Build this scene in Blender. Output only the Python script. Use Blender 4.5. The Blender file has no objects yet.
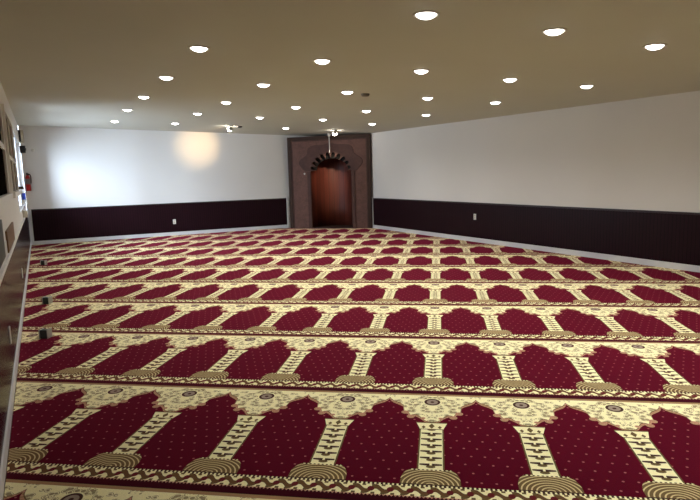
import bpy, bmesh, math
from mathutils import Matrix, Vector

scene = bpy.context.scene
COL = scene.collection
PI = math.pi

# ------------------------------------------------------------------ helpers
def srgb(r, g, b):
    def f(c):
        c /= 255.0
        return c / 12.92 if c <= 0.04045 else ((c + 0.055) / 1.055) ** 2.4
    return (f(r), f(g), f(b), 1.0)

class MB:
    def __init__(s):
        s.bm = bmesh.new()
    def box(s, x0, x1, y0, y1, z0, z1):
        v = [s.bm.verts.new((x, y, z)) for z in (z0, z1) for y in (y0, y1) for x in (x0, x1)]
        for f in ((0, 2, 3, 1), (4, 5, 7, 6), (0, 1, 5, 4), (2, 6, 7, 3), (0, 4, 6, 2), (1, 3, 7, 5)):
            s.bm.faces.new([v[i] for i in f])
        return s
    def prism(s, pts, y0, y1):
        """pts: outline in x,z (ccw); extruded along y"""
        n = len(pts)
        a = [s.bm.verts.new((p[0], y0, p[1])) for p in pts]
        b = [s.bm.verts.new((p[0], y1, p[1])) for p in pts]
        s.bm.faces.new(a)
        s.bm.faces.new(list(reversed(b)))
        for i in range(n):
            j = (i + 1) % n
            s.bm.faces.new((a[j], a[i], b[i], b[j]))
        return s
    def slab(s, pts, ztop, zbot):
        """pts in x,y; ztop/zbot numbers or functions"""
        fz = lambda q, p: q(p[0], p[1]) if callable(q) else q
        n = len(pts)
        a = [s.bm.verts.new((p[0], p[1], fz(ztop, p))) for p in pts]
        b = [s.bm.verts.new((p[0], p[1], fz(zbot, p))) for p in pts]
        s.bm.faces.new(a)
        s.bm.faces.new(list(reversed(b)))
        for i in range(n):
            j = (i + 1) % n
            s.bm.faces.new((a[j], a[i], b[i], b[j]))
        return s
    def lathe(s, prof, seg=28, c=(0, 0, 0), axis='z'):
        """prof: list of (r, h) along the axis"""
        cx, cy, cz = c
        rings = []
        def pt(r, h, t):
            x, y = r * math.cos(t), r * math.sin(t)
            if axis == 'z':
                return (cx + x, cy + y, cz + h)
            return (cx + x, cy + h, cz + y)
        for r, h in prof:
            if r < 1e-6:
                rings.append([s.bm.verts.new(pt(0, h, 0))])
            else:
                rings.append([s.bm.verts.new(pt(r, h, 2 * PI * k / seg)) for k in range(seg)])
        for A, B in zip(rings, rings[1:]):
            for k in range(seg):
                k2 = (k + 1) % seg
                if len(A) == 1 and len(B) == 1:
                    continue
                if len(A) == 1:
                    s.bm.faces.new((A[0], B[k2], B[k]))
                elif len(B) == 1:
                    s.bm.faces.new((A[k], A[k2], B[0]))
                else:
                    s.bm.faces.new((A[k], A[k2], B[k2], B[k]))
        return s
    def tube(s, pts, r, seg=10):
        pts = [Vector(p) for p in pts]
        rings = []
        for i, p in enumerate(pts):
            d = (pts[min(i + 1, len(pts) - 1)] - pts[max(i - 1, 0)]).normalized()
            up = Vector((0, 0, 1)) if abs(d.z) < 0.9 else Vector((1, 0, 0))
            a = d.cross(up).normalized()
            b = d.cross(a).normalized()
            rings.append([s.bm.verts.new(p + a * r * math.cos(2 * PI * k / seg) + b * r * math.sin(2 * PI * k / seg)) for k in range(seg)])
        for A, B in zip(rings, rings[1:]):
            for k in range(seg):
                s.bm.faces.new((A[k], A[(k + 1) % seg], B[(k + 1) % seg], B[k]))
        s.bm.faces.new(list(reversed(rings[0])))
        s.bm.faces.new(rings[-1])
        return s
    def build(s, name, mat, parent=None, smooth=False, bevel=0.0):
        bmesh.ops.recalc_face_normals(s.bm, faces=s.bm.faces)
        me = bpy.data.meshes.new(name)
        s.bm.to_mesh(me)
        s.bm.free()
        me.materials.append(mat)
        if smooth:
            for p in me.polygons:
                p.use_smooth = True
            try:
                me.set_sharp_from_angle(angle=math.radians(40))
            except Exception:
                pass
        o = bpy.data.objects.new(name, me)
        COL.objects.link(o)
        if parent is not None:
            o.parent = parent
        if bevel:
            m = o.modifiers.new('bevel', 'BEVEL')
            m.width = bevel
            m.segments = 2
            m.limit_method = 'ANGLE'
        return o

def tag(o, label=None, cat=None, group=None, kind=None):
    if label: o['label'] = label
    if cat: o['category'] = cat
    if group: o['group'] = group
    if kind: o['kind'] = kind
    return o

def empty(name, loc=(0, 0, 0), rz=0.0):
    o = bpy.data.objects.new(name, None)
    o.empty_display_size = 0.1
    COL.objects.link(o)
    o.location = loc
    o.rotation_euler = (0, 0, rz)
    return o

def put(o, frame, x=0.0, y=0.0, z=0.0):
    """place an object in a wall frame: x along the wall, y outward beyond it"""
    (ox, oy), rz = frame
    c, s_ = math.cos(rz), math.sin(rz)
    o.location = (ox + c * x - s_ * y, oy + s_ * x + c * y, z)
    o.rotation_euler = (0, 0, rz)
    return o

def dup(root, loc=None):
    r = root.copy()
    COL.objects.link(r)
    for ch in list(root.children):
        c = ch.copy()
        COL.objects.link(c)
        c.parent = r
    if loc is not None:
        r.location = loc
    return r

# ------------------------------------------------------------------ node expression helper
class NT:
    def __init__(s, name):
        s.mat = bpy.data.materials.new(name)
        s.mat.use_nodes = True
        s.t = s.mat.node_tree
        s.t.nodes.clear()
        s.out = s.t.nodes.new('ShaderNodeOutputMaterial')
        s.b = s.t.nodes.new('ShaderNodeBsdfPrincipled')
        s.t.links.new(s.b.outputs[0], s.out.inputs[0])
    def n(s, kind, **kw):
        x = s.t.nodes.new(kind)
        for k, v in kw.items():
            setattr(x, k, v)
        return x
    def set(s, sock, v):
        if isinstance(v, E):
            v = v.s
        if isinstance(v, bpy.types.NodeSocket):
            s.t.links.new(v, sock)
        else:
            sock.default_value = v
    def m(s, op, *a):
        x = s.n('ShaderNodeMath', operation=op)
        for i, v in enumerate(a):
            s.set(x.inputs[i], v)
        return E(s, x.outputs[0])
    def xyz(s):
        tc = s.n('ShaderNodeTexCoord')
        sp = s.n('ShaderNodeSeparateXYZ')
        s.t.links.new(tc.outputs['Object'], sp.inputs[0])
        return tc.outputs['Object'], E(s, sp.outputs[0]), E(s, sp.outputs[1]), E(s, sp.outputs[2])
    def mix(s, f, a, b):
        x = s.n('ShaderNodeMix', data_type='RGBA')
        s.set(x.inputs[0], f)
        s.set(x.inputs[6], a)
        s.set(x.inputs[7], b)
        return x.outputs[2]
    def noise(s, vec, scale, detail=3.0, rough=0.5):
        x = s.n('ShaderNodeTexNoise')
        s.t.links.new(vec, x.inputs['Vector'])
        x.inputs['Scale'].default_value = scale
        x.inputs['Detail'].default_value = detail
        x.inputs['Roughness'].default_value = rough
        return E(s, x.outputs[0])
    def bump(s, h, strength, dist=0.01):
        x = s.n('ShaderNodeBump')
        x.inputs['Strength'].default_value = strength
        x.inputs['Distance'].default_value = dist
        s.set(x.inputs['Height'], h)
        s.t.links.new(x.outputs[0], s.b.inputs['Normal'])
    def combine(s, x, y, z):
        c = s.n('ShaderNodeCombineXYZ')
        for i, v in enumerate((x, y, z)):
            s.set(c.inputs[i], v)
        return c.outputs[0]

class E:
    def __init__(s, nt, sock):
        s.nt, s.s = nt, sock
    def _o(s, op, *a): return s.nt.m(op, s, *a)
    def __add__(s, o): return s._o('ADD', o)
    __radd__ = __add__
    def __sub__(s, o): return s._o('SUBTRACT', o)
    def __rsub__(s, o): return s.nt.m('SUBTRACT', o, s)
    def __mul__(s, o): return s._o('MULTIPLY', o)
    __rmul__ = __mul__
    def __truediv__(s, o): return s._o('DIVIDE', o)
    def __pow__(s, o): return s._o('POWER', o)
    def __gt__(s, o): return s._o('GREATER_THAN', o)
    def __lt__(s, o): return s._o('LESS_THAN', o)
    def __and__(s, o): return s._o('MULTIPLY', o)
    def __or__(s, o): return s._o('MAXIMUM', o)
    def abs(s): return s._o('ABSOLUTE')
    def fract(s): return s._o('FRACT')
    def floor(s): return s._o('FLOOR')
    def sin(s): return s._o('SINE')
    def sqrt(s): return s._o('SQRT')
    def max(s, o): return s._o('MAXIMUM', o)
    def between(s, a, b): return (s > a) & (s < b)

def simple(name, col, rough=0.6, metal=0.0, spec=None, var=0.06, scale=20.0, bump=0.0):
    nt = NT(name)
    vec, x, y, z = nt.xyz()
    n = nt.noise(vec, scale, 4.0)
    dark = tuple(c * (1 - var) for c in col[:3]) + (1,)
    lite = tuple(min(1, c * (1 + var)) for c in col[:3]) + (1,)
    nt.set(nt.b.inputs['Base Color'], nt.mix(n, dark, lite))
    nt.b.inputs['Roughness'].default_value = rough
    nt.b.inputs['Metallic'].default_value = metal
    if spec is not None:
        nt.b.inputs['Specular IOR Level'].default_value = spec
    if bump:
        nt.bump(n, bump, 0.004)
    return nt.mat

def emitter(name, col, strength):
    nt = NT(name)
    nt.b.inputs['Base Color'].default_value = (0.8, 0.8, 0.8, 1)
    nt.b.inputs['Emission Color'].default_value = col
    nt.b.inputs['Emission Strength'].default_value = strength
    return nt.mat

# ------------------------------------------------------------------ materials
COLW, ROW = 0.54511, 1.26527          # one prayer space: width across, depth along

def carpet_material():
    nt = NT('carpet_weave')
    vec, x, y, z = nt.xyz()
    # hand-wobble of the weave
    u = x / COLW
    uc = u - (u + 0.5).floor()
    a = uc.abs() * COLW
    v = y - (y / ROW).floor() * ROW
    maroon_dk = srgb(42, 7, 15)
    cream, tan, olive = srgb(246, 242, 192), srgb(160, 132, 94), srgb(98, 90, 54)
    rose, dark, brown = srgb(196, 150, 126), srgb(52, 48, 36), srgb(96, 76, 46)
    grey = srgb(150, 140, 124)
    # field with its staggered pin dots
    py = v / 0.083
    row = py.floor()
    px = u * 8.0 + (row * 0.5).fract()
    dx = (px.fract() - 0.5) * (COLW / 8)
    dy = (py.fract() - 0.5) * 0.083
    dot = (dx * dx + dy * dy).sqrt() < 0.0062
    pile = nt.noise(vec, 160.0, 2.0)
    wear = nt.noise(vec, 1.6, 3.0)
    field = nt.mix(wear, srgb(66, 4, 21), srgb(82, 6, 27))
    col = nt.mix(dot, field, srgb(160, 92, 96))
    # spandrel with the scalloped arch edge
    fc = nt.n('ShaderNodeFloatCurve')
    nt.set(fc.inputs['Value'], a / (COLW / 2))
    cv = fc.mapping.curves[0]
    P = [(0.0, .838), (.13, .839), (.17, .850), (.22, .872), (.29, .897), (.36, .915), (.43, .908), (.47, .90), (.50, .925), (.54, .948), (.58, .948),
         (.615, .955), (.635, 1.0), (.655, 1.048), (.72, 1.07), (.80, 1.088), (.88, 1.106), (.95, 1.13), (1.0, 1.165)]
    cv.points[0].location = (P[0][0], P[0][1] - 0.5)
    cv.points[1].location = (P[-1][0], P[-1][1] - 0.5)
    for q in P[1:-1]:
        cv.points.new(q[0], q[1] - 0.5)
    for p in cv.points:
        p.handle_type = 'VECTOR'
    fc.mapping.use_clip = False
    fc.mapping.update()
    h = E(nt, fc.outputs[0]) + 0.5
    vor = nt.n('ShaderNodeTexVoronoi')
    mv = nt.combine(a * 1.0, v, (u + 0.5).floor() * 0.0)
    nt.t.links.new(mv, vor.inputs['Vector'])
    vor.inputs['Scale'].default_value = 24.0
    vd = E(nt, vor.outputs['Distance'])
    fl_n = nt.noise(mv, 34.0, 2.0)
    floral = (vd < 0.30) | ((vd - 0.42).abs() < 0.035) & (fl_n > 0.44)
    fl_col = nt.mix(fl_n > 0.52, olive, brown)
    sp = nt.mix(floral * 0.75, cream, fl_col)
    med = ((a * a) + ((v - 1.135) * 0.95) ** 2.0).sqrt()
    sp = nt.mix(med < 0.058, sp, cream)
    sp = nt.mix(med < 0.050, sp, dark)
    sp = nt.mix(med < 0.035, sp, grey)
    sp = nt.mix(med < 0.012, sp, dark)
    sp = nt.mix(v > 1.238, sp, tan)
    bw = (a * 0.34 + 0.002)._o('MINIMUM', 0.028)
    edge_in = v < h + bw
    curls = ((v - h) / 0.026 + a * 60.0).fract() > 0.55
    sp = nt.mix(edge_in, sp, nt.mix(curls, tan, rose))
    sp = nt.mix((v - h - bw).abs() < 0.004, sp, olive)
    col = nt.mix(v > h, col, sp)
    # scrolled curls that hang from the arch edge
    for ca, cvv, cr in ((0.126, 0.912, 0.023), (0.162, 0.970, 0.023), (0.052, 0.892, 0.014)):
        cd_ = ((a - ca) ** 2.0 + (v - cvv) ** 2.0).sqrt()
        cc = nt.mix(((cd_ / 0.0105) + 0.2).fract() > 0.5, rose, tan)
        col = nt.mix(cd_ < cr, col, cc)
    # column shaft with its leaf stack
    shaft = (a < 0.068) & v.between(0.30, 0.745)
    w = ((v - 0.31) / 0.0685)
    wf = w.fract()
    wing = (wf - 0.60 - a * 0.9).abs() < (0.19 - a * 1.6)
    wing = wing & a.between(0.006, 0.056)
    bowl = ((a / 0.024) ** 2.0 + ((wf - 0.33) / 0.2) ** 2.0) < 1.0
    c = nt.mix(bowl, cream, olive)
    c = nt.mix(wing, c, dark)
    c = nt.mix(a > 0.060, c, olive)
    col = nt.mix(shaft, col, c)
    # capital
    cap = v.between(0.745, 0.838) & (a < ((v - 0.745) * 0.28 + 0.064))
    tulip = ((a / 0.017) + ((v - 0.79) / 0.034).abs()) < 1.0
    side = ((a - 0.046).abs() / 0.012 + ((v - 0.775) / 0.02).abs()) < 1.0
    c = nt.mix(tulip | side, cream, olive)
    c = nt.mix((v < 0.753) | (v > 0.828), c, olive)
    col = nt.mix(cap, col, c)
    # shell-shaped column foot
    foot = ((a / 0.142) ** 3.0 + (((v - 0.165).max(0.0)) / 0.16) ** 3.0 < 1.0) & v.between(0.163, 0.306)
    rd = (a * a + ((v - 0.165) * 1.15) ** 2.0).sqrt() / 0.0225
    c = nt.mix(rd.fract() > 0.68, srgb(104, 92, 58), srgb(214, 198, 148))
    c = nt.mix((v < 0.172) | (v > 0.298), c, dark)
    c = nt.mix((v > 0.298) & ((u * 26.0).fract() > 0.5), c, cream)
    col = nt.mix(foot, col, c)
    # running scroll border
    bd = v.between(0.05, 0.163)
    p = u * 6.0
    wave = (v - 0.108 - (p * 2 * PI).sin() * 0.020)
    c = nt.mix((wave.abs() < 0.019), cream, brown)
    blob_x = ((p + 0.5).fract() - 0.5) * 0.0908
    blob = ((blob_x / 0.016) ** 2.0 + ((v - 0.108 - 0.002) / 0.02) ** 2.0) < 1.0
    c = nt.mix(blob, c, srgb(92, 34, 34))
    q2 = ((p * 2.0 + 0.25).fract() - 0.5).abs()
    leaf = (q2 < 0.2) & ((v - 0.108).abs() > 0.026)
    c = nt.mix(leaf, c, olive)
    c = nt.mix(v > 0.148, c, nt.mix((u * 26.0).fract() > 0.55, dark, cream))
    c = nt.mix(v < 0.066, c, nt.mix(((u * 30.0).fract() - 0.5).abs() * 0.03 > (v - 0.052), rose, maroon_dk))
    col = nt.mix(bd, col, c)
    # dark seam band between two rows
    col = nt.mix(v < 0.05, col, maroon_dk)
    col = nt.mix(v < 0.006, col, srgb(30, 14, 14))
    # pile
    hs = nt.n('ShaderNodeHueSaturation')
    nt.set(hs.inputs['Value'], pile * 0.5 + 0.75)
    nt.set(hs.inputs['Color'], col)
    nt.set(nt.b.inputs['Base Color'], hs.outputs[0])
    nt.b.inputs['Roughness'].default_value = 0.95
    nt.b.inputs['Specular IOR Level'].default_value = 0.04
    nt.b.inputs['Sheen Weight'].default_value = 0.30
    nt.b.inputs['Sheen Tint'].default_value = (0.9, 0.07, 0.18, 1)
    nt.b.inputs['Sheen Roughness'].default_value = 0.45
    nt.bump(pile, 0.25, 0.004)
    return nt.mat

def wall_paint(name, col):
    nt = NT(name)
    vec, x, y, z = nt.xyz()
    n = nt.noise(vec, 1.1, 4.0)
    c = nt.mix(n, tuple(k * 0.96 for k in col[:3]) + (1,), tuple(min(1, k * 1.03) for k in col[:3]) + (1,))
    nt.set(nt.b.inputs['Base Color'], c)
    nt.b.inputs['Roughness'].default_value = 0.7
    nt.b.inputs['Specular IOR Level'].default_value = 0.25
    nt.bump(nt.noise(vec, 45.0, 3.0), 0.06, 0.003)
    return nt.mat

def beadboard(name, rough, spec):
    nt = NT(name)
    vec, x, y, z = nt.xyz()
    g = ((x / 0.055).fract() - 0.5).abs()
    groove = g < 0.06
    stretch = nt.combine(x * 30.0, y * 30.0, z * 2.0)
    n = nt.noise(stretch, 1.0, 3.0)
    c = nt.mix(n, srgb(30, 13, 20), srgb(40, 18, 26))
    c = nt.mix(groove, c, srgb(16, 8, 11))
    nt.set(nt.b.inputs['Base Color'], c)
    nt.b.inputs['Roughness'].default_value = rough
    nt.b.inputs['Specular IOR Level'].default_value = spec
    nt.bump(g._o('MINIMUM', 0.08), 0.25, 0.01)
    return nt.mat

def wood(name, c1, c2, rough=0.45, plank=None, centre=None, sc=(26, 26, 1.6)):
    nt = NT(name)
    vec, x, y, z = nt.xyz()
    n = nt.noise(nt.combine(x * sc[0], y * sc[1], z * sc[2]), 1.0, 5.0, 0.6)
    c = nt.mix(n, c1, c2)
    if plank:
        ang = nt.m('ARCTAN2', y, x - centre) if centre is not None else x
        k = ang / plank
        pn = nt.n('ShaderNodeTexWhiteNoise', noise_dimensions='1D')
        nt.set(pn.inputs['W'], k.floor())
        tone = E(nt, pn.outputs['Value'])
        hs = nt.n('ShaderNodeHueSaturation')
        nt.set(hs.inputs['Color'], c)
        nt.set(hs.inputs['Value'], tone * 0.7 + 0.65)
        c = nt.mix(((k.fract() - 0.5).abs() > 0.475), hs.outputs[0], tuple(q * 0.3 for q in c1[:3]) + (1,))
    nt.set(nt.b.inputs['Base Color'], c)
    nt.b.inputs['Roughness'].default_value = rough
    return nt.mat

def mottled(name, c1, c2, scale, rough=0.55):
    nt = NT(name)
    vec, x, y, z = nt.xyz()
    n = nt.noise(vec, scale, 6.0, 0.7)
    n2 = nt.noise(vec, scale * 7, 2.0, 0.5)
    nt.set(nt.b.inputs['Base Color'], nt.mix((n * 0.6 + n2 * 0.4 - 0.35) / 0.3, c1, c2))
    nt.b.inputs['Roughness'].default_value = rough
    return nt.mat

M = {}
M['carpet'] = carpet_material()
M['slab'] = simple('concrete_slab', srgb(120, 116, 110), 0.9)
M['wall'] = wall_paint('wall_paint', srgb(230, 228, 227))
M['ceil'] = wall_paint('ceiling_paint', srgb(204, 200, 190))
M['panel'] = beadboard('dark_beadboard', 0.35, 0.12)
M['gloss'] = beadboard('dark_gloss_beadboard', 0.24, 0.08)
M['cap'] = simple('dark_rail', srgb(40, 20, 26), 0.35)
M['white'] = simple('white_trim_paint', srgb(222, 222, 226), 0.4)
M['frame'] = simple('window_frame_paint', srgb(228, 226, 222), 0.5)
M['darkpane'] = simple('dark_tinted_pane', srgb(20, 18, 15), 0.9, spec=0.0, var=0.3, scale=4)
M['greypane'] = simple('grey_reflection_pane', srgb(128, 120, 110), 0.9, spec=0.0, var=0.15, scale=5)  # matte grey stands in for the reflection in the glass
M['oak'] = wood('brown_board_wood', srgb(92, 62, 30), srgb(122, 86, 44), 0.5, sc=(2, 26, 26))
M['mframe'] = wood('niche_frame_wood', srgb(44, 26, 18), srgb(66, 40, 28), 0.75)
M['mpanel'] = mottled('niche_panel_marbled', srgb(86, 56, 48), srgb(116, 80, 70), 6.0, 0.7)
M['mlobe'] = mottled('niche_lobed_panel', srgb(66, 40, 35), srgb(88, 56, 49), 7.0, 0.7)
M['mdark'] = wood('niche_shade_wood', srgb(12, 7, 6), srgb(18, 10, 8), 0.9)  # shade behind the arch lobes is put into this near-black colour
M['mniche'] = wood('niche_plank_wood', srgb(72, 30, 21), srgb(108, 48, 32), 0.5, plank=0.20, centre=1.225)
M['lens'] = emitter('lamp_lens', (1.0, 0.97, 0.93, 1), 14.0)
M['lenswarm'] = emitter('spot_lens', (1.0, 0.92, 0.8, 1), 80.0)
M['ring'] = simple('lamp_ring_white', srgb(190, 184, 172), 0.4)
M['baffle'] = simple('lamp_baffle', srgb(96, 88, 78), 0.4)
M['plastic'] = simple('white_plastic', srgb(228, 226, 222), 0.35)
M['beige'] = simple('beige_plastic', srgb(196, 186, 166), 0.5)
M['black'] = simple('black_plastic', srgb(26, 26, 28), 0.4)
M['greenblack'] = simple('green_black_plastic', srgb(52, 58, 54), 0.45)
M['steel'] = simple('pale_metal', srgb(170, 168, 162), 0.35, metal=0.4)
M['dkmetal'] = simple('dark_bronze_metal', srgb(70, 60, 48), 0.35, metal=0.6)
M['red'] = simple('extinguisher_red', srgb(176, 24, 26), 0.3)
M['lab'] = simple('grey_label', srgb(120, 118, 116), 0.5, var=0.25, scale=60)
M['blue'] = simple('blue_label', srgb(40, 66, 170), 0.45)
M['dkgreen'] = simple('dark_green_board', srgb(24, 34, 26), 0.5)
M['paper'] = simple('pale_paper', srgb(206, 204, 200), 0.7)
def glass():
    nt = NT('window_glass')
    t = nt.n('ShaderNodeBsdfTransparent')
    g = nt.n('ShaderNodeBsdfGlossy')
    g.inputs['Roughness'].default_value = 0.02
    fr = nt.n('ShaderNodeFresnel')
    fr.inputs['IOR'].default_value = 1.3
    mx = nt.n('ShaderNodeMixShader')
    nt.t.links.new(fr.outputs[0], mx.inputs[0])
    nt.t.links.new(t.outputs[0], mx.inputs[1])
    nt.t.links.new(g.outputs[0], mx.inputs[2])
    nt.t.links.new(mx.outputs[0], nt.out.inputs[0])
    return nt.mat
M['glass'] = glass()

# ------------------------------------------------------------------ room shell
KR = Vector((-2.7453, 12.7942))           # corner of back wall and right wall (behind the niche)
KL = Vector((-9.4695, 8.2902))            # corner of left wall and back wall
dR = Vector((0.60801, -0.79393))
dB = Vector((0.83084, 0.55651))
dL = Vector((-0.60976, 0.79259))
A0 = Vector((-2.33, -0.99))               # origin of the left wall frame
RL = A0 + dL * -5.4                       # rear left corner
LR = (RL - KR).dot(dR)
RR = KR + dR * LR                         # rear right corner
FR = ((-1.67, 11.39), math.atan2(dR.y, dR.x))
FB = ((-9.44, 8.31), math.atan2(dB.y, dB.x))
FL = ((A0.x, A0.y), math.atan2(dL.y, dL.x))
dM = Vector((2.32, -0.31)).normalized()
FM = ((-4.03, 11.70), math.atan2(dM.y, dM.x))
dK = (RR - RL).normalized()
FK = ((RR.x, RR.y), math.atan2(-dK.y, -dK.x))
LEN_K = (RR - RL).length
poly = [KL, RL, RR, KR]                    # interior outline, counter-clockwise
def ceil_z(x, y): return 2.56793 - 0.03021 * x - 0.01068 * y

tag(MB().slab(poly, -0.014, -0.12).build('floor', M['slab']), kind='structure')
tag(MB().slab(poly, lambda x, y: ceil_z(x, y) + 0.12, ceil_z).build('ceiling', M['ceil']), kind='structure')
TOP = 3.05
# right wall (x = 0 where the niche frame meets it)
o = MB().box(-1.77, LR - 1.77, 0, 0.15, -0.014, TOP).build('wall_right', M['wall']); put(o, FR); tag(o, kind='structure')
o = MB().box(-0.03, 8.06, 0, 0.15, -0.014, TOP).build('wall_back', M['wall']); put(o, FB); tag(o, kind='structure')
o = MB().box(0, LEN_K, 0, 0.15, -0.014, TOP).build('wall_rear', M['wall']); put(o, FK); tag(o, kind='structure')
# left wall with the daylight window opening
LE = 11.708
W3 = (6.95, 11.1, 0.98, 2.33)
m = MB()
m.box(-5.4, W3[0], 0, 0.2, -0.014, TOP).box(W3[1], LE, 0, 0.2, -0.014, TOP)
m.box(W3[0], W3[1], 0, 0.2, -0.014, W3[2]).box(W3[0], W3[1], 0, 0.2, W3[3], TOP)
o = m.build('wall_left', M['wall']); put(o, FL); tag(o, kind='structure')

# wainscot, its rails, baseboards
def wains(frame, name, x0, x1, mat, capmat, h=0.82):
    o = MB().box(x0, x1, -0.016, -0.0005, 0.088, h - 0.03).build(name, mat); put(o, frame)
    tag(o, kind='structure')
    MB().box(x0, x1, -0.024, -0.0005, h - 0.03, h).build('cap_rail', capmat, o, bevel=0.004)
    return o
wains(FR, 'trim_1', 0.02, LR - 1.79, M['panel'], M['cap'], 0.805)
wains(FB, 'trim_2', 0.06, 6.33, M['panel'], M['cap'], 0.835)
wains(FL, 'trim_3', -5.38, LE - 0.03, M['gloss'], M['frame'], 0.82)
def base(frame, name, x0, x1, h=0.085):
    o = MB().box(x0, x1, -0.026, -0.0005, -0.014, h).build(name, M['white'], bevel=0.006); put(o, frame); tag(o, kind='structure')
base(FR, 'baseboard_right', 0.02, LR - 1.79)
base(FB, 'baseboard_back', 0.06, 6.33)
base(FL, 'baseboard_left', -5.38, LE - 0.03)
# pale vertical strips where the wainscots end
o = MB().box(-0.045, 0.018, -0.034, -0.0005, 0, 0.83).build('trim_4', M['white'], bevel=0.004); put(o, FR); tag(o, kind='structure')
o = MB().box(6.332, 6.385, -0.034, -0.0005, 0, 0.86).build('trim_5', M['frame'], bevel=0.004); put(o, FB); tag(o, kind='structure')
o = MB().box(-0.0, 0.055, -0.034, -0.0005, 0, 0.86).build('trim_6', M['white'], bevel=0.004); put(o, FB); tag(o, kind='structure')

# windows on the left wall
def window(idx, x0, x1, z0, z1, bars, pane, fm, w=0.07, d0=-0.03):
    f = MB()
    f.box(x0 - w, x1 + w, d0, -0.0005, z1, z1 + w).box(x0 - w, x1 + w, d0 - 0.02, -0.0005, z0 - w, z0)
    f.box(x0 - w, x0, d0, -0.0005, z0, z1).box(x1, x1 + w, d0, -0.0005, z0, z1)
    root = f.build('window_%d' % idx, fm); put(root, FL); tag(root, kind='structure')
    MB().box(x0, x1, -0.008, -0.0005, z0, z1).build('pane', pane, root)
    b = MB()
    for kind, q in bars:
        if kind == 'h':
            b.box(x0, x1, d0 + 0.004, -0.009, q - 0.025, q + 0.025)
        else:
            b.box(q - 0.03, q + 0.03, d0 + 0.004, -0.009, z0, z1)
    b.build('glazing_bar', fm, root)
    return root
window(1, 0.7, 3.35, 1.35, 2.25, [('h', 1.82)], M['darkpane'], M['frame'], w=0.12)
window(2, 4.35, 6.5, 1.35, 2.30, [('h', 1.77), ('v', 5.42)], M['greypane'], M['frame'])
f = MB()
x0, x1, z0, z1 = W3
f.box(x0, x1, 0.09, 0.16, z0, z0 + 0.06).box(x0, x1, 0.09, 0.16, z1 - 0.06, z1)
f.box(x0, x0 + 0.06, 0.09, 0.16, z0 + 0.06, z1 - 0.06).box(x1 - 0.06, x1, 0.09, 0.16, z0 + 0.06, z1 - 0.06)
w3 = f.build('window_3', M['white']); put(w3, FL); tag(w3, kind='structure')
MB().box(8.42, 8.62, 0.0, 0.16, z0 + 0.06, z1 - 0.06).build('mullion', M['white'], w3)
MB().box(x0 + 0.06, 8.42, 0.12, 0.126, z0 + 0.06, z1 - 0.06).build('pane', M['glass'], w3)
MB().box(8.62, x1 - 0.06, 0.12, 0.126, z0 + 0.06, z1 - 0.06).build('pane', M['glass'], w3)

# ------------------------------------------------------------------ carpet
def inset(pts, d):
    out = []
    n = len(pts)
    for i in range(n):
        p0, p1, p2 = pts[i - 1], pts[i], pts[(i + 1) % n]
        a = (p1 - p0).normalized(); b = (p2 - p1).normalized()
        na = Vector((-a.y, a.x)); nb = Vector((-b.y, b.x))
        k = 1 + na.dot(nb)
        out.append(p1 + (na + nb) * (d / k))
    return out
cp = inset(poly, 0.03)
# the carpet stops at the foot of the niche
m0 = Vector(FM[0]); nM = Vector((dM.y, -dM.x))
def cut(line_p, line_d):
    """where the line of the niche front meets an inset wall line"""
    p = m0 + nM * 0.062
    mtx = Matrix(((dM.x, -line_d.x), (dM.y, -line_d.y)))
    s_, t_ = mtx.inverted() @ (line_p - p)
    return p + dM * s_
cR = cut(cp[3], dR); cB = cut(cp[0], dB)
carpet = MB().slab([cp[0], cp[1], cp[2], cR, cB], 0.0, -0.0138).build('carpet', M['carpet'])
tag(carpet, 'red and cream fitted prayer carpet woven in rows of arched niches', 'carpet')

# ------------------------------------------------------------------ the niche (mihrab) in the far corner
mih = empty('prayer_niche'); put(mih, FM)
tag(mih, 'tall brown wooden prayer niche with scalloped arch filling the far corner', 'prayer niche')
MW, MH = 2.345, 2.485
CX, SPR, HW = 1.225, 1.57, 0.575
def arch_pts():
    pts = []
    n = 10
    for i in range(n * 12 + 1):
        th = PI * i / (n * 12)
        ph = (th / PI * n) % 1.0 if i < n * 12 else 1.0
        dl = (ph - 0.5) / 0.5
        lobe = math.sqrt(max(0.0, 1 - (abs(dl) / 0.86) ** 2.6)) if abs(dl) < 0.86 else 0.0
        rx, rz = 0.43 + 0.145 * lobe, 0.335 + 0.145 * lobe
        pts.append((CX + rx * math.cos(th), SPR + rz * math.sin(th)))
    return pts                               # right to left over the top
ar = arch_pts()
def ring_panel(mb, inner, outer_fn, y0, y1):
    """a plate between an inner outline and an outer outline of matching points"""
    n = len(inner)
    out = [outer_fn(i, p) for i, p in enumerate(inner)]
    vs = [[mb.bm.verts.new((p[0], y, p[1])) for p in pts] for pts in (inner, out) for y in (y0, y1)]
    i0, i1, o0, o1 = vs
    for k in range(n - 1):
        for q in ((i0[k], i0[k + 1], o0[k + 1], o0[k]), (i1[k], o1[k], o1[k + 1], i1[k + 1]),
                  (i0[k], i1[k], i1[k + 1], i0[k + 1]), (o0[k], o0[k + 1], o1[k + 1], o1[k])):
            mb.bm.faces.new(q)
    for k in (0, n - 1):
        mb.bm.faces.new((i0[k], o0[k], o1[k], i1[k]))
inner = [(CX + HW, 0.0), (CX + HW, SPR)] + ar + [(CX - HW, SPR), (CX - HW, 0.0)]
X0, X1, ZT = 0.10, 2.245, 2.385
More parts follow.
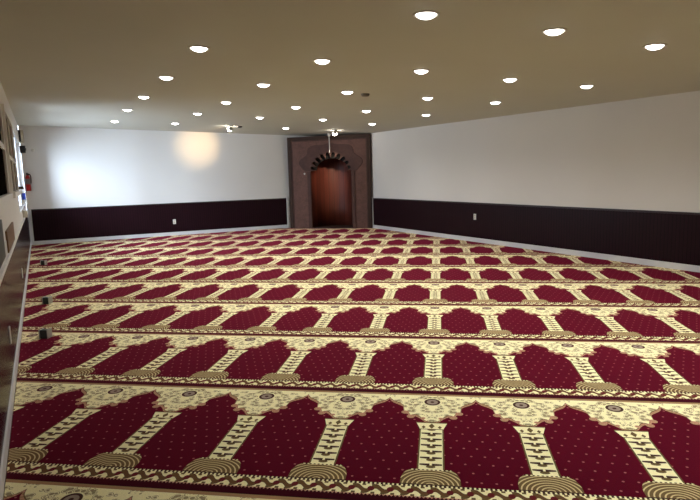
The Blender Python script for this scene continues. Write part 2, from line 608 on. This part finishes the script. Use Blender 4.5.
def to_rect(i, p):
    # push the opening outline out to the rectangle of the front panel
    if p[1] <= 0.001: return (X1 if p[0] > CX else X0, 0.0)
    if abs(p[1] - SPR) < 1e-6 or i in (1, len(inner) - 2): return (X1 if p[0] > CX else X0, SPR)
    th = math.atan2(p[1] - SPR, p[0] - CX)
    cx_, sz_ = math.cos(th), math.sin(th)
    kx = ((X1 - CX) if cx_ > 0 else (CX - X0)) / max(abs(cx_), 1e-6)
    kz = (ZT - SPR) / max(sz_, 1e-6)
    k = min(kx, kz)
    return (CX + cx_ * k, SPR + sz_ * k)
mb = MB(); ring_panel(mb, inner, to_rect, -0.03, 0.0)
# close the two top corners of the plate
for xc in (X0, X1):
    kx = abs(xc - CX)
    outs = [to_rect(i, p) for i, p in enumerate(inner)]
    side = [q for q in outs if abs(q[0] - xc) < 1e-4 and q[1] > SPR - 1e-4]
    top = [q for q in outs if abs(q[1] - ZT) < 1e-4 and (q[0] - CX) * (xc - CX) > 0]
    pa = max(side, key=lambda q: q[1]); pb = max(top, key=lambda q: abs(q[0] - CX))
    if (Vector(pa) - Vector(pb)).length > 1e-4:
        mb.prism([pa, (xc, ZT), pb], -0.03, 0.0)
mb.build('front_panel', M['mpanel'], mih)
# outer frame
fr = MB()
fr.box(0.0, X0, -0.055, 0.0, 0, MH).box(X1, MW, -0.055, 0.0, 0, MH).box(X0, X1, -0.055, 0.0, ZT, MH)
fr.build('outer_frame', M['mframe'], mih, bevel=0.008)
ins = MB()
ins.box(X0, X0 + 0.03, -0.042, -0.03, 0, ZT).box(X1 - 0.03, X1, -0.042, -0.03, 0, ZT).box(X0 + 0.03, X1 - 0.03, -0.042, -0.03, ZT - 0.03, ZT)
ins.build('inner_moulding', M['mlobe'], mih, bevel=0.004)
# the big lobed surround
half = [(0.72, 0.0), (0.80, 0.07), (0.89, 0.18), (0.905, 0.25), (0.86, 0.32), (0.76, 0.385), (0.70, 0.42), (0.655, 0.47), (0.65, 0.56),
        (0.615, 0.63), (0.54, 0.675), (0.43, 0.70), (0.30, 0.695), (0.17, 0.705), (0.06, 0.73), (0.0, 0.745)]
# keep the same number of points as the arch: resample by arc length
def resample(pts, n):
    L = [0.0]
    for a, b in zip(pts, pts[1:]):
        L.append(L[-1] + math.hypot(b[0] - a[0], b[1] - a[1]))
    out = []
    for i in range(n):
        t = L[-1] * i / (n - 1)
        k = max(j for j in range(len(L)) if L[j] <= t + 1e-9)
        k = min(k, len(pts) - 2)
        f_ = (t - L[k]) / max(L[k + 1] - L[k], 1e-9)
        out.append((pts[k][0] + (pts[k + 1][0] - pts[k][0]) * f_, pts[k][1] + (pts[k + 1][1] - pts[k][1]) * f_))
    return out
full = half + [(-x, z) for x, z in reversed(half[:-1])]
cloud = resample([(CX + x, SPR - 0.02 + z) for x, z in full], len(ar))
mb = MB(); ring_panel(mb, ar, lambda i, p: cloud[i], -0.048, -0.0301)
mb.build('lobed_surround', M['mlobe'], mih)
for xa, xb in ((CX - HW - 0.10, CX - HW - 0.005), (CX + HW + 0.005, CX + HW + 0.10)):
    MB().box(xa, xb, -0.050, -0.0301, 0, SPR - 0.03).box(xa - 0.01, xb + 0.01, -0.056, -0.0301, SPR - 0.07, SPR - 0.03).build('pilaster', M['mlobe'], mih, bevel=0.006)
# curved plank recess and its half dome
def recess(name, prof, mat, tip=None):
    nb = MB()
    rows = []
    for sc, zz in prof:
        rows.append([nb.bm.verts.new((CX + 0.60 * sc * math.cos(PI * k / 40), 0.005 + 0.74 * sc * math.sin(PI * k / 40), zz)) for k in range(41)])
    for A, B in zip(rows, rows[1:]):
        for k in range(40):
            nb.bm.faces.new((A[k], A[k + 1], B[k + 1], B[k]))
    if tip:
        tp = nb.bm.verts.new(tip)
        for k in range(40):
            nb.bm.faces.new((rows[-1][k], rows[-1][k + 1], tp))
    no = nb.build(name, mat, mih, smooth=True)
    sm = no.modifiers.new('thick', 'SOLIDIFY'); sm.thickness = 0.015; sm.offset = 1.0
recess('curved_recess', [(1.0, 0.0), (1.0, 0.5), (1.0, 1.0), (1.0, SPR), (1.0, 2.12)], M['mniche'])
sm_arch = [(CX + 0.455 * math.cos(PI * i / 120), SPR + 0.315 * math.sin(PI * i / 120)) for i in range(121)]
bo = [(CX + 0.60 * math.cos(PI * i / 120), SPR + 0.525 * math.sin(PI * i / 120)) for i in range(121)]
mb = MB(); ring_panel(mb, sm_arch, lambda i, p: bo[i], 0.10, 0.14)
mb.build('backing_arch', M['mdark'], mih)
tl = [(CX + 0.615 * math.cos(PI * k / 40), 0.006 + 0.755 * math.sin(PI * k / 40)) for k in range(41)]
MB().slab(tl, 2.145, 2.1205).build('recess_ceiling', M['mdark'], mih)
fl = [(CX + 0.59 * math.cos(PI * k / 40), 0.006 + 0.73 * math.sin(PI * k / 40)) for k in range(41)]
MB().slab(fl, 0.012, -0.012).build('recess_floor', M['mframe'], mih)

# cord and fitting above the arch
cord = empty('hanging_cord'); put(cord, FM, 1.235, -0.11, 2.03)
tag(cord, 'thin pale cord hanging from a white ball above the scalloped arch', 'cord')
MB().tube([(0, 0, 0.0), (0.004, 0, 0.2), (0, 0, 0.44)], 0.012, 8).build('cable', M['paper'], cord, smooth=True)
MB().lathe([(0, 0.42), (0.025, 0.425), (0.042, 0.45), (0.046, 0.475), (0.036, 0.505), (0.015, 0.515), (0, 0.515)], 20).build('ball_fitting', M['plastic'], cord, smooth=True)
hk = MB().lathe([(0, -0.012), (0.022, -0.012), (0.026, 0.0), (0, 0.0)], 18, axis='y').build('wall_button', M['paper'], smooth=True)
put(hk, FM, 0.47, -0.030, 1.49); tag(hk, 'tiny pale round button on the left side of the niche front', 'button')

# ------------------------------------------------------------------ ceiling lights
nrm = Vector((0.03021, 0.01068, 1.0)).normalized()
ROT = nrm.to_track_quat('Z', 'Y').to_euler()
def lamp_data(name, power, colr, size, angle, blend):
    l = bpy.data.lights.new(name, 'SPOT')
    l.energy = power; l.color = colr; l.shadow_soft_size = size
    l.spot_size = math.radians(angle); l.spot_blend = blend
    return l
P_DOWN = 53.0
LD = lamp_data('downlight_bulb', P_DOWN, (1.0, 0.965, 0.92), 0.07, 142, 1.0)
def make_down():
    r = empty('recessed_light')
    MB().lathe([(0.100, 0.0), (0.100, -0.004), (0.092, -0.008), (0.080, -0.007), (0.073, -0.002), (0.073, 0.0)], 32).build('trim_ring', M['ring'], r, smooth=True)
    MB().lathe([(0.072, -0.001), (0.066, -0.010), (0.052, -0.020), (0.03, -0.028), (0.0, -0.031)], 32).build('lens', M['lens'], r, smooth=True)
    b = bpy.data.objects.new('bulb', LD); COL.objects.link(b); b.parent = r; b.location = (0, 0, -0.05)
    return r
ORD = ['nearest', 'second nearest', 'third nearest', 'fourth nearest', 'fifth nearest', 'sixth nearest']
LINES = [
    ('the line along the right wall', [(-1.36, 8.80), (-0.17, 7.17), (0.92, 5.56), (1.90, 4.11)]),
    ('the second line from the right wall', [(-3.51, 9.63), (-2.24, 7.78), (-1.19, 6.44), (-0.10, 4.94), (0.89, 3.49), (1.93, 1.91)]),
    ('the middle of five lines', [(-3.38, 7.24), (-2.28, 5.75), (-1.17, 4.22), (-0.13, 2.81), (0.96, 1.26)]),
    ('the second line from the left wall', [(-5.60, 8.21), (-4.31, 6.45), (-3.21, 5.03), (-2.12, 3.48), (-1.09, 2.14), (-0.03, 0.66)]),
    ('the line closest to the left wall', [(-6.65, 7.61), (-5.28, 5.74), (-4.18, 4.29), (-3.09, 2.82), (-2.08, 1.44)]),
]
proto = None
for nm, pts in LINES:
    for i, (px, py) in enumerate(pts):
        if proto is None:
            proto = make_down(); r = proto
        else:
            r = dup(proto)
        r.location = (px, py, ceil_z(px, py) - 0.0005)
        r.rotation_euler = ROT
        tag(r, 'round recessed ceiling light, %s the back in %s' % (ORD[i], nm), 'ceiling light', 'recessed ceiling downlights')

# unseen lights added over the near end of the room to brighten the foreground
for u_i, u_ in enumerate((9.55, 11.35, 13.15)):
    for k, v_ in enumerate((1.5, 2.8, 4.0, 5.15, 6.3)):
        if (u_i == 0 and 0 < k) or k > 3:
            continue
        q = Vector((-1.67, 11.39)) + dR * u_ + Vector((dR.y, -dR.x)) * v_
        r = dup(proto)
        r.location = (q.x, q.y, ceil_z(q.x, q.y) - 0.0005)
        r.rotation_euler = ROT
        tag(r, 'round ceiling light added unseen over the near end to brighten the foreground', 'ceiling light', 'added ceiling lights at the near end')

# two swivel spots by the back: one washes the back wall, one lights the niche
def make_spot(loc, aim, power, colr, label, angle):
    r = empty('swivel_spotlight', (loc[0], loc[1], ceil_z(*loc) - 0.0005))
    tag(r, label, 'spotlight', 'swivel ceiling spotlights')
    MB().lathe([(0.085, 0.0), (0.085, -0.006), (0.06, -0.014), (0.0, -0.014)], 28).build('mount_plate', M['ring'], r, smooth=True)
    c = Vector((0, 0, -0.065))
    d = (Vector(aim) - (Vector(r.location) + c)).normalized()
    q = d.to_track_quat('-Z', 'Y')
    hd = MB().lathe([(0, 0.05), (0.03, 0.048), (0.046, 0.034), (0.05, 0.015), (0.05, 0.008), (0.0, 0.008)], 24).build('lamp_head', M['ring'], r, smooth=True)
    hd.location = c; hd.rotation_mode = 'QUATERNION'; hd.rotation_quaternion = q
    ln = MB().lathe([(0.046, 0.007), (0.056, -0.02), (0.056, -0.035), (0.045, -0.052), (0.02, -0.062), (0, -0.064)], 24).build('lens', M['lenswarm'], hd, smooth=True)
    l = lamp_data('spot_bulb', power, colr, 0.04, angle, 1.0)
    b = bpy.data.objects.new('bulb', l); COL.objects.link(b); b.parent = hd; b.location = (0, 0, -0.075)
    return r
def onwall(frame, x, y, z):
    (ox, oy), rz = frame
    return (ox + math.cos(rz) * x - math.sin(rz) * y, oy + math.sin(rz) * x + math.cos(rz) * y, z)
make_spot((-4.63, 8.95), onwall(FB, 4.0, 0, 2.3), 150, (1.0, 0.68, 0.32), 'swivel ceiling spotlight throwing a warm glow on the white back wall', 38)
make_spot((-2.46, 10.35), onwall(FM, 0.90, 0.6, 1.22), 190, (1.0, 0.82, 0.6), 'swivel ceiling spotlight aimed into the niche from just in front', 36)

# small dark ceiling sensors
def sensor(loc, label):
    o = MB().lathe([(0.06, 0.0), (0.06, -0.015), (0.045, -0.035), (0.0, -0.04)], 24).build('smoke_detector', M['baffle'], smooth=True)
    o.location = (loc[0], loc[1], ceil_z(*loc) - 0.0005); o.rotation_euler = ROT
    tag(o, label, 'smoke detector')
sensor((-4.44, 9.05), 'small dark disc on the ceiling right of the warm wall spotlight')
sensor((-0.95, 4.42), 'small dark disc on the ceiling beside a light mid ceiling')

# ------------------------------------------------------------------ outlets
def make_outlet():
    r = empty('wall_outlet')
    MB().box(-0.037, 0.037, -0.008, 0, -0.06, 0.06).build('cover_plate', M['plastic'], r, bevel=0.003)
    for k in (-1, 1):
        MB().lathe([(0, -0.0105), (0.0155, -0.0105), (0.0165, -0.008), (0, -0.008)], 18, (0, 0, k * 0.021), 'y').build('socket', M['beige'], r, smooth=True)
    return r
ol = make_outlet()
g = 'white outlets in the dark wainscot'
put(ol, FB, 3.27, -0.0165, 0.355); tag(ol, 'white wall outlet in the dark wainscot of the back wall', 'outlet', g)
o = dup(ol); put(o, FR, 4.05, -0.0165, 0.515); tag(o, 'white wall outlet in the dark wainscot of the right wall', 'outlet', g)
o = dup(ol); put(o, FL, 1.23, -0.0165, 0.35); tag(o, 'white outlet on the left wall wainscot nearest the camera', 'outlet', g)
o = dup(ol); put(o, FL, 4.70, -0.0165, 0.32); tag(o, 'white outlet on the left wall wainscot farther toward the back', 'outlet', g)

# ------------------------------------------------------------------ small dark boxes on the carpet by the left wall
def make_fbox():
    r = empty('floor_box')
    MB().box(-0.034, 0.034, -0.036, 0.036, 0.0, 0.08).build('body', M['greenblack'], r, bevel=0.006)
    for s_ in (-1, 1):
        a_, b_ = sorted((s_ * 0.034, s_ * 0.042))
        MB().box(a_, b_, -0.04, 0.04, 0.0, 0.085).build('side_plate', M['steel'], r, bevel=0.003)
    return r
fb = make_fbox()
spots = [(-3.62, 1.07, 'small dark box with pale side plates on the carpet, nearest of three'),
         (-4.63, 2.44, 'small dark box with pale side plates on the carpet, middle of three'),
         (-6.89, 5.36, 'small dark box with pale side plates on the carpet, farthest of three')]
for i, (px, py, lb) in enumerate(spots):
    r = fb if i == 0 else dup(fb)
    r.location = (px, py, 0.0003); r.rotation_euler = (0, 0, 0.1)
    tag(r, lb, 'box', 'small dark boxes along the left edge of the carpet')

# ------------------------------------------------------------------ things on the left and back walls
ext = empty('fire_extinguisher'); put(ext, FB, 0.06, -0.075, 1.27)
tag(ext, 'red fire extinguisher with black valve hung on the back wall by the corner', 'fire extinguisher')
MB().lathe([(0, 0), (0.046, 0.0), (0.052, 0.012), (0.052, 0.29), (0.046, 0.32), (0.03, 0.345), (0.02, 0.36), (0, 0.36)], 28).build('cylinder', M['red'], ext, smooth=True)
MB().lathe([(0.0524, 0.15), (0.0532, 0.151), (0.0532, 0.28), (0.0524, 0.281)], 28).build('label_band', M['lab'], ext, smooth=True)
MB().lathe([(0, 0.36), (0.022, 0.36), (0.022, 0.40), (0.015, 0.41), (0, 0.41)], 16).box(-0.012, 0.012, -0.075, 0.03, 0.405, 0.418).box(-0.01, 0.01, -0.07, 0.02, 0.378, 0.388).build('valve_handle', M['black'], ext, bevel=0.002)
MB().tube([(0.02, -0.01, 0.385), (0.05, -0.02, 0.38), (0.068, -0.03, 0.33), (0.068, -0.03, 0.25), (0.062, -0.03, 0.17)], 0.011, 10).build('hose', M['black'], ext, smooth=True)
MB().box(-0.03, 0.03, 0.06, 0.0745, 0.05, 0.40).build('wall_bracket', M['black'], ext)

o = MB().lathe([(0, -0.03), (0.02, -0.03), (0.035, -0.022), (0.04, 0.0), (0, 0.0)], 20, axis='y').build('sensor_disc', M['plastic'], smooth=True)
put(o, FB, 0.22, -0.0005, 2.21); tag(o, 'small round white fitting high on the back wall near the corner', 'wall fitting')

sp = empty('wall_speaker'); put(sp, FL, 11.33, -0.0005, 2.36)
tag(sp, 'tall beige box high on the left wall in the far corner', 'wall box')
MB().box(-0.09, 0.09, -0.10, 0, 0, 0.27).build('case', M['beige'], sp, bevel=0.006)
MB().box(-0.094, -0.0902, -0.045, -0.006, 0.01, 0.26).build('side_grille', M['black'], sp)
dk = empty('wall_device'); put(dk, FL, 11.42, -0.0005, 2.13)
tag(dk, 'small dark device under the beige box high in the far left corner', 'wall device')
MB().box(-0.07, 0.07, -0.11, 0, 0, 0.16).build('case', M['black'], dk, bevel=0.008)
MB().lathe([(0, -0.012), (0.03, -0.012), (0.034, 0.0), (0, 0)], 18, (0, -0.11, 0.08), 'y').build('front_eye', M['dkmetal'], dk, smooth=True)

dp = empty('wall_dispenser'); put(dp, FL, 8.52, -0.0005, 1.06)
tag(dp, 'white box with blue label on the post of the bright left window', 'dispenser')
MB().box(-0.05, 0.05, -0.085, 0, 0, 0.24).build('case', M['plastic'], dp, bevel=0.008)
tag(MB().box(-0.0525, -0.0502, -0.07, -0.012, 0.09, 0.21).box(-0.04, 0.04, -0.0875, -0.0852, 0.09, 0.21).build('label_sticker', M['blue'], dp), 'blue label')
bx = MB().box(-0.06, 0.06, -0.08, 0, 0, 0.13).build('junction_box', M['beige'], bevel=0.006)
put(bx, FL, 8.3, -0.0005, 0.835); tag(bx, 'small beige box on the left wall just above the wainscot', 'wall box')
hd = empty('wall_bracket'); put(hd, FL, 6.72, -0.0005, 1.38)
tag(hd, 'dark metal bracket jutting from the left wall before the bright window', 'bracket')
MB().box(-0.03, 0.03, -0.012, 0, -0.05, 0.05).build('back_plate', M['dkmetal'], hd, bevel=0.003)
MB().tube([(0, -0.01, 0), (0, -0.05, 0.0), (0, -0.09, 0.003)], 0.022, 12).build('arm', M['dkmetal'], hd, smooth=True)
br = MB().box(2.35, 3.75, -0.018, -0.0005, 0.835, 1.03).build('wooden_board', M['oak'], bevel=0.004)
put(br, FL); tag(br, 'brown wooden board on the left wall just above the wainscot rail', 'board')
gb = MB().box(0.9, 1.75, -0.02, -0.0005, 0.87, 1.17).build('notice_board', M['dkgreen'], bevel=0.004)
put(gb, FL); tag(gb, 'dark green panel on the left wall at the edge of the picture', 'panel')
pp = MB().box(1.78, 2.33, -0.006, -0.0005, 0.835, 0.95).build('paper_notice', M['paper'])
put(pp, FL); tag(pp, 'pale notice on the left wall between green panel and brown board', 'notice')

# ------------------------------------------------------------------ daylight
w = bpy.data.worlds.new('daylight'); scene.world = w
w.use_nodes = True
wt = w.node_tree
bg = wt.nodes['Background']
tc = wt.nodes.new('ShaderNodeTexCoord')
dt = wt.nodes.new('ShaderNodeVectorMath'); dt.operation = 'DOT_PRODUCT'
outw = Vector((-dL.y, dL.x))
gd = (outw * 0.28 - dL * 0.96)
dt.inputs[1].default_value = (gd.x, gd.y, 0.30)
wt.links.new(tc.outputs['Generated'], dt.inputs[0])
mx_ = wt.nodes.new('ShaderNodeMath'); mx_.operation = 'MAXIMUM'; mx_.inputs[1].default_value = 0.0
wt.links.new(dt.outputs['Value'], mx_.inputs[0])
pw = wt.nodes.new('ShaderNodeMath'); pw.operation = 'POWER'; pw.inputs[1].default_value = 7.0
wt.links.new(mx_.outputs[0], pw.inputs[0])
ma = wt.nodes.new('ShaderNodeMath'); ma.operation = 'MULTIPLY_ADD'; ma.inputs[1].default_value = 72.0; ma.inputs[2].default_value = 9.0
wt.links.new(pw.outputs[0], ma.inputs[0])
wt.links.new(ma.outputs[0], bg.inputs['Strength'])
bg.inputs['Color'].default_value = (0.68, 0.83, 1.0, 1)
pl = bpy.data.lights.new('window_portal', 'AREA'); pl.shape = 'RECTANGLE'; pl.size = W3[1] - W3[0]; pl.size_y = W3[3] - W3[2]
pl.cycles.is_portal = True
po = bpy.data.objects.new('window_portal', pl); COL.objects.link(po)
c_ = onwall(FL, (W3[0] + W3[1]) / 2, 0.19, (W3[2] + W3[3]) / 2)
po.location = c_
po.rotation_euler = Vector((-outw.x, -outw.y, 0)).to_track_quat('-Z', 'Y').to_euler()

# ------------------------------------------------------------------ camera
cd = bpy.data.cameras.new('camera'); cam = bpy.data.objects.new('camera', cd); COL.objects.link(cam)
cd.sensor_width = 36.0; cd.lens = 564.24 / 700 * 36.0; cd.clip_start = 0.05
r_ = Vector((0.98777176, 0.15339607, -0.02786736)); u_ = Vector((0.00681925, 0.13606398, 0.99067658)); f_ = Vector((-0.15575764, 0.97875239, -0.13335411))
mt = Matrix(((r_.x, u_.x, -f_.x, 0.04821), (r_.y, u_.y, -f_.y, -3.58751), (r_.z, u_.z, -f_.z, 1.45), (0, 0, 0, 1)))
cam.matrix_world = mt
scene.camera = cam

vs = scene.view_settings
vs.view_transform = 'Standard'; vs.look = 'None'; vs.exposure = 0.0; vs.gamma = 1.0; vs.use_curve_mapping = False
scene.cycles.max_bounces = 10
scene.cycles.diffuse_bounces = 6
scene.cycles.sample_clamp_indirect = 6.0
scene.cycles.use_denoising = True
